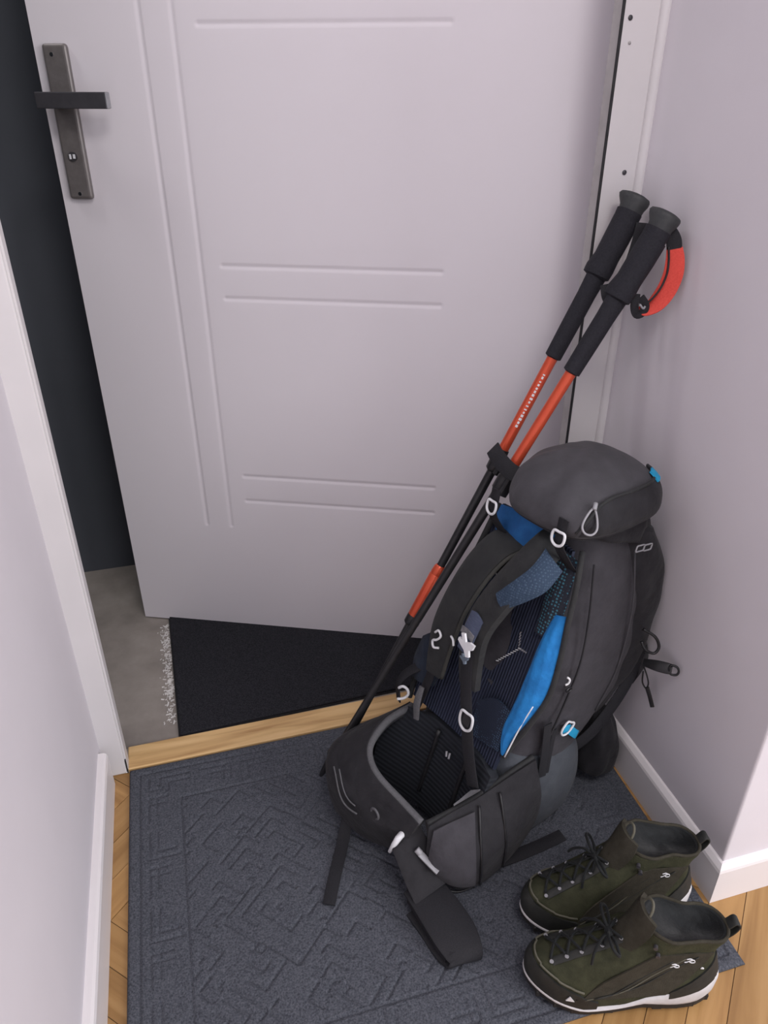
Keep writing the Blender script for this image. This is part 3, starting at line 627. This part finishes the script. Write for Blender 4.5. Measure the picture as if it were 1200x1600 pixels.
# loose strap ends on the mat
ribbon('strap_tail', PW_([(.19, .885, .055), (.174, .862, .03), (.160, .835, .014), (.138, .79, .0105), (.117, .742, .0095)]), .021, BI@np.array([0, -.2, 1.]), .0022, WEB, bp, 24)
ribbon('strap_tail', PW_([(.372, .722, .03), (.402, .733, .018), (.45, .741, .0115), (.50, .749, .0098), (.543, .757, .0095)]), .022, BI@np.array([0, -.1, 1.]), .0022, WEB, bp, 24)
ribbon('belt_lower_strap', PW_([(.302, .727, .034), (.335, .712, .018), (.372, .722, .019), (.41, .745, .03), (.44, .765, .05)]), .018, BI@np.array([.2, -.8, .7]), .0025, WEB, bp, 24)
tube('belt_cord', PW_([(.300, .712, .02), (.325, .705, .0115), (.355, .707, .0105)]), .0022, BLKP, bp, 12, 6)
# near side: compression straps, buckle, cyan webbing
ribbon('side_strap', [(.018, .052, .30), (.022, .066, .25), (.020, .085, .2), (.018, .105, .165)], .017, (1, -.1, .1), .0025, WEB, bp, 16)
ribbon('side_strap', [(.019, .075, .285), (.020, .09, .225), (.018, .108, .175)], .010, (1, -.1, .1), .0025, WEB, bp, 16)
ladder('side_buckle', (.026, .098, .287), (0, .92, -.3), (.05, .3, .92), .0125, .0135, r=.002)
mobj('side_buckle_core', *patch_geo([[(.0245, .089, .293), (.0245, .105, .293)], [(.0245, .092, .278), (.0245, .107, .28)]], 5, 5, .003), CYAN, bp)
ribbon('cyan_strap', [(.0235, .103, .286), (.022, .122, .274), (.019, .142, .262), (.012, .160, .252), (-.004, .172, .245)], .015, (1, .15, .1), .0025, CYAN, bp, 18)
tube('strap_loop', [(.0285, .036, .398), (.031, .041, .395), (.031, .0415, .388), (.029, .038, .384)], .0018, WHITEP, bp, 12, 6)
loop_frame('side_mark', (.0265, .058, .370), (0, .9, .1), (0, -.1, 1), [(.007, 0), (0, .004), (-.007, 0), (0, -.004)], .0016, BLKP, bp)
# front of the pack: cord loop, strap with buckle, hanging cord, lower strap and pouch
ribbon('front_strap', [(.010, .262, .40), (.014, .252, .34), (.012, .232, .28), (.006, .214, .235), (-.006, .198, .20)], .019, (.8, -.5, .4), .003, WEB, bp, 20)
patch('strap_fin', [[(.0, .268, .43), (.010, .270, .41), (.016, .262, .38)], [(.0, .287, .40), (.012, .286, .385), (.016, .268, .355)], [(-.002, .296, .375), (.008, .292, .362), (.010, .276, .335)]], .006, BLACK, bp, 10, 10, .002)
tube('cord_loop', PW_([(.672, .822, .392), (.690, .812, .380), (.697, .806, .362), (.690, .806, .350), (.677, .812, .356), (.672, .82, .368)]), .0026, BLKP, bp, 24, 8)
ribbon('side_release_buckle', PW_([(.690, .825, .315), (.699, .806, .322), (.709, .793, .325), (.716, .786, .326)]), [.012, .018, .019, .017], BI@np.array([-.5, -.6, .6]), .006, BLKP, bp, 10)
loop_frame('buckle_prong', PL_(.717, .782, .327), BI@np.array([.8, -.6, 0]), BI@np.array([0, .2, 1]), [(.007, 0), (.004, .007), (-.005, .008), (-.008, 0), (-.005, -.008), (.004, -.007)], .002, BLKP, bp)
tube('hanging_cord', PW_([(.696, .83, .30), (.700, .822, .285), (.703, .818, .27), (.702, .82, .258), (.697, .826, .268), (.696, .829, .29)]), .0014, BLKP, bp, 20, 6)
ribbon('hanging_tab', PW_([(.702, .818, .262), (.707, .812, .245), (.712, .806, .225)]), .007, BI@np.array([-.5, -.8, 0]), .003, BLKP, bp, 8)
lofted('bottom_pouch', [(.122, -.06, .0, .285, .32), (.130, -.07, .016, .268, .345), (.16, -.072, .02, .26, .346), (.20, -.07, .018, .25, .328), (.24, -.065, .012, .235, .30), (.275, -.05, .0, .225, .265)], BLACK, bp, wob=.0012)
# maker's emblem: two linked outlines on the front pocket
for k in (0, 1):
    pc = PL_(.6415+.0155*k, .8195+.0035*k-.002, .566+.006*k)
    pc = np.array((.0225-.0005*k, .106+.0205*k, .6125+.001*k))
    loop_frame('emblem', pc, (0, 1, .12), (0, -.1, 1), [(.0095, 0), (.0085, .0048), (0, .005), (-.0085, .0045), (-.0095, 0), (-.0085, -.0048), (0, -.005), (.0085, -.0045)], .0013, GREYP, bp)

# ------------------------------------------------------------------ trekking poles
def lathe_geo(prof, seg=16, ex=(1, 0, 0), ey=(0, 1, 0)):
    """prof: (t along z, rx, ry, x offset)"""
    rings = [[(xo+rx*math.cos(a), ry*math.sin(a), t) for a in np.linspace(0, 2*math.pi, seg, endpoint=False)] for t, rx, ry, xo in prof]
    return loft_geo(rings)
def pole(tip, top, label, kp, roll, strap):
    tip, top = Vector(tip), Vector(top); d = top-tip; Ln = d.length
    o = empty('trekking_pole', tip); q = d.to_track_quat('Z', 'Y'); o.rotation_mode = 'QUATERNION'
    from mathutils import Quaternion
    o.rotation_quaternion = q @ Quaternion((0, 0, 1), roll)
    tag(o, label, 'trekking pole', 'pair of red and black trekking poles')
    rl, lk, fm, gr = kp['red_low'], kp['lock'], kp['foam'], kp['grip']
    L_ = lambda n, pr, m, par=o: mobj(n, *lathe_geo(pr), m, par, auto=50)
    L_('tip', [(0, .0015, .0015, 0), (.004, .004, .004, 0), (.012, .0052, .0052, 0), (.03, .0068, .0068, 0), (.055, .0078, .0078, 0), (.06, .0078, .0078, 0)], BLKP)
    L_('basket', [(.056, .009, .009, 0), (.058, .013, .013, 0), (.062, .0135, .0135, 0), (.066, .010, .010, 0), (.075, .0085, .0085, 0)], BLKP)
    L_('lower_section', [(.06, .0062, .0062, 0), (rl[0], .0068, .0068, 0)], BLKP)
    if kp['reds']:
        L_('lower_tube', [(rl[0]-.002, .0095, .0095, 0), (rl[0]+.004, .0118, .0118, 0), (rl[1]-.004, .0118, .0118, 0), (rl[1], .0085, .0085, 0)], RED)
        k_ = L_('lower_clamp', [(rl[0]-.018, .0082, .0082, 0), (rl[0]-.014, .012, .012, 0), (rl[0]+.002, .012, .012, 0), (rl[0]+.005, .0106, .0106, 0)], BLKP)
        box('clamp_lever', -.019, -.0115, -.006, .006, rl[0]-.01, rl[0]+.028, BLKP, k_, bev=.002)
        L_('collar_ring', [(rl[1]-.003, .0105, .0105, 0), (rl[1], .0115, .0115, 0), (rl[1]+.012, .0105, .0105, 0), (rl[1]+.016, .008, .008, 0)], RED)
    L_('middle_section', [((rl[1] if kp['reds'] else rl[0])-.01, .0072, .0072, 0), (lk, .0078, .0078, 0)], BLKP)
    k_ = L_('upper_clamp', [(lk-.03, .0085, .0085, 0), (lk-.026, .0125, .0125, 0), (lk-.004, .0132, .0132, 0), (lk, .0115, .0115, 0), (lk+.012, .0105, .0105, 0)], BLKP)
    box('clamp_lever', -.022, -.012, -.007, .007, lk-.03, lk+.004, BLKP, k_, bev=.002)
    up = L_('upper_tube', [(lk-.01, .0088, .0088, 0), (fm+.01, .0088, .0088, 0)], RED)
    if kp['text']:
        random.seed(5)
        for i in range(16):
            t = lk+.055+i*.0062; h = random.uniform(.0014, .0026)
            s_ = mobj('lettering', *lathe_geo([(t, .00895, .00895, 0), (t+.0035, .00895, .00895, 0)], 48), WHITEP, up)
            bpy.data.objects.remove(s_)
            a0 = kp['text']; V = []; F = []
            for z in (t, t+random.choice((.0022, .0034, .0042))):
                for a in (a0-h/.009, a0, a0+h/.009): V.append((.00905*math.cos(a), .00905*math.sin(a), z))
            F = [(0, 1, 4, 3), (1, 2, 5, 4)]
            s_ = mobj('lettering', V, F, WHITEP, up)
    L_('foam_sleeve', [(fm, .0095, .0095, 0), (fm+.002, .0135, .0135, 0), (fm+.05, .0142, .0142, 0), (gr-.03, .0145, .0145, 0), (gr, .0158, .0158, 0)], FOAM)
    L_('grip', [(gr-.004, .013, .013, 0), (gr, .024, .019, .002), (gr+.012, .025, .0195, .002), (gr+.03, .0215, .018, 0), (gr+.06, .0225, .0185, 0), (gr+.09, .0225, .0185, .001), (Ln-.035, .021, .0175, .002), (Ln-.02, .0215, .0185, .003)], FOAM)
    L_('cap', [(Ln-.024, .0185, .0165, .001), (Ln-.014, .0205, .018, .003), (Ln-.005, .026, .0215, .006), (Ln, .0275, .0225, .008), (Ln+.003, .026, .021, .008), (Ln+.005, .018, .015, .007), (Ln+.0055, .004, .004, .007)], RUB)
    return o, Ln
tB, gB = (.1555, .998, .013), (.690, .9745, 1.003)
tA, gA = (.184, 1.0145, .013), (.697, 1.066, 1.0145)
pA, LA = pole(tA, gA, 'trekking pole nearer the door, its strap hanging behind the other grip', dict(red_low=(.358, .452), lock=.688, foam=.866, grip=1.005, text=2.6, reds=True), 0, False)
pB, LB = pole(tB, gB, 'trekking pole with a red wrist strap, its grip against the wall', dict(red_low=(.40, .44), lock=.690, foam=.876, grip=1.0, text=None, reds=False), 0, True)
# wrist straps, built in world space and then handed to their poles
def to_pole(o, p): return [tuple((o.matrix_world.inverted() @ Vector(q))) for q in p]
bpy.context.view_layer.update()
def camdir(p): return Vector((-.45, -.75, .45))
def world_ribbon(name, pole_o, pts, widths, nrm, thick, mat, n=30):
    inv = pole_o.matrix_world.inverted(); r3 = inv.to_3x3()
    return ribbon(name, [tuple(inv @ Vector(p)) for p in pts], widths, [tuple(r3 @ Vector(v)) for v in nrm], thick, mat, pole_o, n)
nf = (-.45, -.8, .35)
world_ribbon('strap_anchor', pB, [(.689, .972, .99), (.696, .972, .982), (.702, .969, .972), (.7045, .967, .960)], [.016, .02, .021, .021], [nf]*4, .003, WEB, 14)
world_ribbon('wrist_strap', pB, [(.7045, .967, .961), (.7075, .965, .945), (.708, .964, .925), (.703, .966, .902), (.693, .971, .882), (.680, .976, .872), (.669, .979, .871)], [.022, .026, .028, .028, .026, .021, .014], [nf, nf, nf, (-.4, -.75, .5), (-.3, -.6, .75), (-.2, -.5, .85), (-.2, -.5, .85)], .0028, REDC, 40)
tube('strap_binding', to_pole(pB, [(.6955, .9685, .963), (.6985, .9665, .945), (.6985, .9655, .925), (.693, .967, .905), (.683, .971, .888), (.673, .976, .879)]), .0016, BLKP, pB, 30, 6)
world_ribbon('strap_loop', pB, [(.659, .974, .898), (.658, .972, .880), (.664, .972, .868), (.674, .973, .870), (.677, .973, .880), (.668, .975, .892)], .012, [(-.3, -.9, .3)]*6, .003, WEB, 24)
tube('strap_mark', to_pole(pB, [(.663, .967, .884), (.669, .966, .878), (.672, .966, .881)]), .0016, GREYP, pB, 10, 6)
world_ribbon('wrist_strap', pA, [(.693, 1.04, .985), (.688, 1.034, .955), (.676, 1.026, .925), (.662, 1.018, .897), (.650, 1.012, .880), (.641, 1.018, .883), (.640, 1.03, .90)], [.016, .02, .02, .02, .02, .018, .015], [(-.3, -.9, .3)]*7, .003, WEB, 36)
tube('strap_seam', to_pole(pA, [(.692, 1.020, .965), (.687, 1.020, .94), (.676, 1.014, .915), (.666, 1.008, .892), (.661, 1.004, .878)]), .0012, PIPE, pA, 24, 6)


# ------------------------------------------------------------------ boots
def half_width(s, side):
    """sole half width along the foot (0 heel .. 1 toe); side +1 = outer edge"""
    g = np.interp(s, [0, .12, .28, .42, .58, .72, .86, 1], [.80, .84, .80, .76, .88, 1.0, .95, .80])
    e = (1-abs(2*s-1)**3.6)**(1/2.2) if 0 < s < 1 else 0
    bend = side*np.interp(s, [0, .3, .45, .7, 1], [0, 0, .10, .04, -.06])
    return (g+bend*.6)*e
NB = 64
def foot_ring(x0, x1, w_, z, out=1, zf=None, lat=None):
    """closed outline from heel to toe and back; out = +1 when +y is the outer side"""
    pts = []
    for k in range(NB):
        t = k/NB*2*math.pi; s = .5-.5*math.cos(t); sd = 1 if t <= math.pi else -1
        s_ = min(max(s, 1e-6), 1-1e-6)
        y = sd*w_*half_width(s_, sd*out)
        x = x0+(x1-x0)*s_
        zz = z if zf is None else zf(z, x, s_)
        pts.append((x, y+(0 if lat is None else lat(x)), zz))
    return pts
def spring(z, x, s=None): return z+.016*max(0, (x-.2)/.08)**2*(1 if x > .2 else 0)
def boot(loc, ang, out, label):
    o = empty('hiking_boot', loc); o.rotation_euler = (0, 0, ang); o.scale = (.985, .985, 1.09); tag(o, label, 'boot', 'pair of olive hiking boots on the mat')
    lat = lambda x: -out*.006*max(0, (x-.12)/.16)
    ring = lambda x0, x1, w_, z, zf=None: foot_ring(x0, x1, w_, z, out, zf or spring, lat)
    # outsole with lugs
    M = lambda n, rs, m, par=o, cap=True, auto=None: mobj(n, *loft_geo(rs, cap), m, par, auto=auto)
    arch = lambda z, x, s=None: spring(z, x)+.006*math.exp(-((x-.118)/.028)**2)
    os_ = M('outsole', [ring(.004, .276, .047, 0, arch), ring(0, .280, .049, .003, arch), ring(0, .281, .0495, .012, arch)], SOLE, auto=50)
    for x in np.arange(.018, .27, .024):
        if .1 < x < .14: continue
        s = x/.28
        for sd in (1, -1):
            hw = .049*half_width(s, sd*out)
            y0, y1 = sorted((sd*(hw-.012)+lat(x), sd*(hw-.001)+lat(x)))
            box('lug', x-.007, x+.007, y0, y1, spring(.0005, x), spring(.011, x), SOLE, os_, bev=.001)
    # light midsole: thick wedge at the heel, thin line at the toe
    mt = lambda z, x, s=None: arch(.011, x)+(z-.011)*np.interp(x, [0, .05, .10, .14, .2, .24, .28], [1.9, 1.45, .8, .2, .16, .28, .36])
    M('midsole', [ring(.001, .280, .0488, .011, mt), ring(-.003, .281, .0505, .016, mt), ring(-.004, .2805, .051, .026, mt), ring(.0, .279, .049, .034, mt)], MIDS)
    # upper as contour lines
    def tiltc(z, x, s=None):
        k = np.interp(z, [.07, .14], [0, 1]); return spring(z, x)*1+k*(.16*(x-.075))
    lv = [(.018, .002, .277, .0472), (.03, -.001, .278, .0482), (.042, .0, .276, .0475), (.054, .002, .270, .0455), (.064, .005, .257, .0425), (.074, .008, .238, .040), (.084, .011, .214, .0385), (.094, .013, .188, .0375), (.106, .013, .163, .0365), (.118, .011, .146, .036), (.13, .007, .136, .0365), (.139, .003, .131, .0375), (.1425, .004, .129, .0365)]
    A = cr(np.array(lv), 44)
    rs = [ring(x0, x1, w_, z, tiltc) for z, x0, x1, w_ in A]
    ub = M('upper', rs, OLIVE, cap=False)
    inn = [(.1425, .004, .129, .0365), (.143, .008, .126, .034), (.14, .013, .122, .0295), (.12, .02, .128, .026), (.09, .02, .15, .027), (.06, .016, .19, .031), (.05, .02, .18, .028)]
    A2 = cr(np.array(inn), 20)
    M('lining', [ring(x0, x1, w_, z, tiltc) for z, x0, x1, w_ in A2], LININ, cap=True)
    tube('collar_edge', [p for p in ring(.005, .1285, .0358, .143, tiltc)], .0026, OLIVE2, ub, raw=True, closed=True, n=64)
    # helper: point on the upper skin
    zs = [a[0] for a in A]
    def skin(x, z, sd, off=.001):
        i = int(np.argmin([abs(q-z) for q in zs])); x0, x1, w_ = A[i][1:]
        s = min(max((x-x0)/(x1-x0), .002), .998); hw = w_*half_width(s, sd*out)
        return np.array((x, sd*(hw+off)+lat(x), tiltc(zs[i], x)))
    def skin_front(z, y, off=.0015):
        """instep point at height z and side offset y"""
        i = int(np.argmin([abs(q-z) for q in zs])); x0, x1, w_ = A[i][1:]
        best = min(np.linspace(.55, .999, 90), key=lambda s: abs(w_*half_width(s, (1 if y > 0 else -1)*out)-abs(y)))
        x = x0+(x1-x0)*best
        return np.array((x+off*.5, y+lat(x), tiltc(zs[i], x)+off))
    # toe rand and heel counter: rubber bands around the lower edge
    def band(name, t0, t1, z0f, z1f, off, mat, k=36):
        lo, mi, hi = [], [], []
        for t in np.linspace(t0, t1, k):
            s = .5-.5*math.cos(t); sd = 1 if math.sin(t) >= 0 else -1
            row = []
            ztop = z1f(s)
            for z in np.linspace(z0f(s), ztop, 5):
                i = int(np.argmin([abs(q-z) for q in zs])); x0, x1, w_ = A[i][1:]
                s_ = min(max(s, 1e-6), 1-1e-6); hw = w_*half_width(s_, sd*out)
                x = x0+(x1-x0)*s_; nx_ = -math.cos(t); ny_ = math.sin(t)
                row.append((x+nx_*off, sd*hw+ny_*off+lat(x), tiltc(z, x)))
            lo.append(row)
        return patch(name, lo, .003, mat, o, k, 7)
    band('toe_rand', math.pi*.60, math.pi*1.40, lambda s: .0165, lambda s: np.interp(s, [.6, .75, .9, 1], [.026, .043, .050, .054]), .0012, RAND)
    band('heel_counter', -math.pi*.34, math.pi*.36, lambda s: np.interp(s, [0, .18, .36], [.050, .036, .022]), lambda s: np.interp(s, [0, .15, .36], [.088, .064, .030]), .0008, RAND)
    # piping between the rand and the toe box
    tp = []
    for t in np.linspace(math.pi*.66, math.pi*1.34, 40):
        s = .5-.5*math.cos(t); sd = 1 if math.sin(t) >= 0 else -1; z = np.interp(s, [.7, .8, .95, 1], [.046, .05, .0555, .057])
        i = int(np.argmin([abs(q-z) for q in zs])); x0, x1, w_ = A[i][1:]; hw = w_*half_width(s, sd*out); x = x0+(x1-x0)*s
        tp.append((x-math.cos(t)*.0012, sd*(hw+.0008)+lat(x), tiltc(z, x)+.001))
    tube('toe_piping', tp, .0016, OLPIPE, ub, raw=True, seg=6)
    for sd in (1, -1):
        # textile quarter between ankle and midfoot
        g = [[skin(x, z, sd, .0012) for x in xs] for z, xs in ((.118, (.028, .055, .085, .112)), (.09, (.04, .075, .11, .145)), (.062, (.06, .10, .145, .185)), (.038, (.085, .13, .175, .205)))]
        patch('quarter_panel', g, .002, OLIVE2, ub, 14, 14)
        for q in range(3):
            tube('quarter_seam', [skin(x, z, sd, .0026) for x, z in ((.05+.018*q, .112-.004*q), (.085+.02*q, .085-.006*q), (.13+.02*q, .058-.006*q), (.19+.012*q, .042-.004*q))], .0009, OLPIPE if q == 1 else RAND, ub, 24, 5)
        # eyestay with eyelets
        ey = [(z, .0175-.0015*k) for k, z in enumerate((.066, .076, .086, .097, .109))]
        e2 = [skin_front(z, sd*y, .0022) for z, y in ey]
        ribbon('eyestay', e2, [.011]*5, [(.45, sd*.35, .8)]*5, .003, RAND, ub, 18)
        for p in e2:
            v, f = tube_geo([p+np.array((.001, sd*.0012, .0012)), p+np.array((.0025, sd*.002, .0036))], .0026, 10); mobj('eyelet', v, f, GREYP, ub, auto=40)
        for k, (x, z) in enumerate(((.112, .122), (.116, .131))):
            p = skin(x, z, sd, .002); v, f = tube_geo([p, p+np.array((.002, sd*.005, 0))], .003, 10); mobj('lace_hook', v, f, STEEL2, ub, auto=40)
    # tongue
    T0 = [(.178, .094), (.158, .112), (.143, .132), (.134, .152), (.128, .170)]
    patch('tongue', [[(x-.010, -w_, z-.006), (x, -w_*.45, z), (x+.002, 0, z+.001), (x, w_*.45, z), (x-.010, w_, z-.006)] for (x, z), w_ in zip(T0, (.018, .022, .025, .027, .024))], .006, OLIVE2, o, 18, 14, .002)
    loop_frame('tongue_loop', (.124, 0, .168), (0, 1, 0), (-.45, 0, 1), [(-.011, -.01), (-.01, .006), (0, .012), (.01, .006), (.011, -.01)], .002, OLPIPE, o)
    # laces: crossings and a loose bow
    lc = []
    zz = (.066, .076, .086, .097, .109)
    for k in range(4):
        for sd in (1, -1):
            a, b = skin_front(zz[k], sd*.016, .006), skin_front(zz[k+1], -sd*.0145, .006)
            m_ = (a+b)/2+np.array((.003, 0, .006))
            tube('lace', [a, m_, b], .0021, LININ, o, 12, 6)
    c = np.array((.168, 0, .118))
    for sd in (1, -1):
        tube('lace_bow', [c, c+np.array((.008, sd*.014, .014)), c+np.array((.006, sd*.032, .013)), c+np.array((-.004, sd*.036, .002)), c+np.array((-.003, sd*.018, .004)), c], .0022, LININ, o, 28, 6)
        tube('lace_end', [c, c+np.array((.014, sd*.012, .006)), c+np.array((.026, sd*.024, -.006)), c+np.array((.03, sd*.032, -.022))], .0021, LININ, o, 18, 6)
    tube('lace_knot', [c+np.array((0, -.006, 0)), c+np.array((.003, 0, .003)), c+np.array((0, .006, 0))], .005, LININ, o, 8, 8)
    # heel pull loop
    ribbon('heel_loop', [(.004, 0, .112), (-.006, 0, .124), (-.010, 0, .136), (-.004, 0, .142), (.004, 0, .134)], .016, [(-1, 0, -.2), (-1, 0, 0), (-.7, 0, .8), (.3, 0, 1), (1, 0, .3)], .003, RAND, o, 20)
    return o, skin, lat
def emblem(o, skin, x, z, sd, sc):
    p = skin(x, z, sd, .003); pts = [(-.006, .004), (.0, .0052), (.004, .002), (-.001, -.0005), (.003, -.004), (.008, -.003), (.006, .002), (.001, .0015), (-.004, -.002), (-.008, -.003)]
    tube('emblem', [p+np.array((-q*sc, sd*.0004, r*sc)) for q, r in pts], .0008, WHITEP, o, 30, 5)
b1, sk1, lt1 = boot((.632, .470, .0095), math.atan2(.074, -.268), 1, 'olive hiking boot nearest the camera, on the mat corner')
emblem(b1, sk1, .062, .105, 1, .9); emblem(b1, sk1, .082, .094, 1, .8); emblem(b1, sk1, .04, .085, 1, .25)
p0 = sk1(.222, .036, 1, .0042)
mobj('toe_mark', [p0+np.array((-.006, 0, -.004)), p0+np.array((.006, -.002, -.004)), p0+np.array((.001, -.001, .006)), p0+np.array((-.006, .0012, -.004)), p0+np.array((.006, -.0008, -.004)), p0+np.array((.001, .0002, .006))], [(0, 1, 2), (5, 4, 3), (0, 3, 4, 1), (1, 4, 5, 2), (2, 5, 3, 0)], WHITEP, b1, smooth=False)
b2, sk2, lt2 = boot((.676, .597, .0095), math.atan2(.045, -.277), -1, 'olive hiking boot standing closer to the wall, behind the other boot')
emblem(b2, sk2, .066, .104, 1, .9)
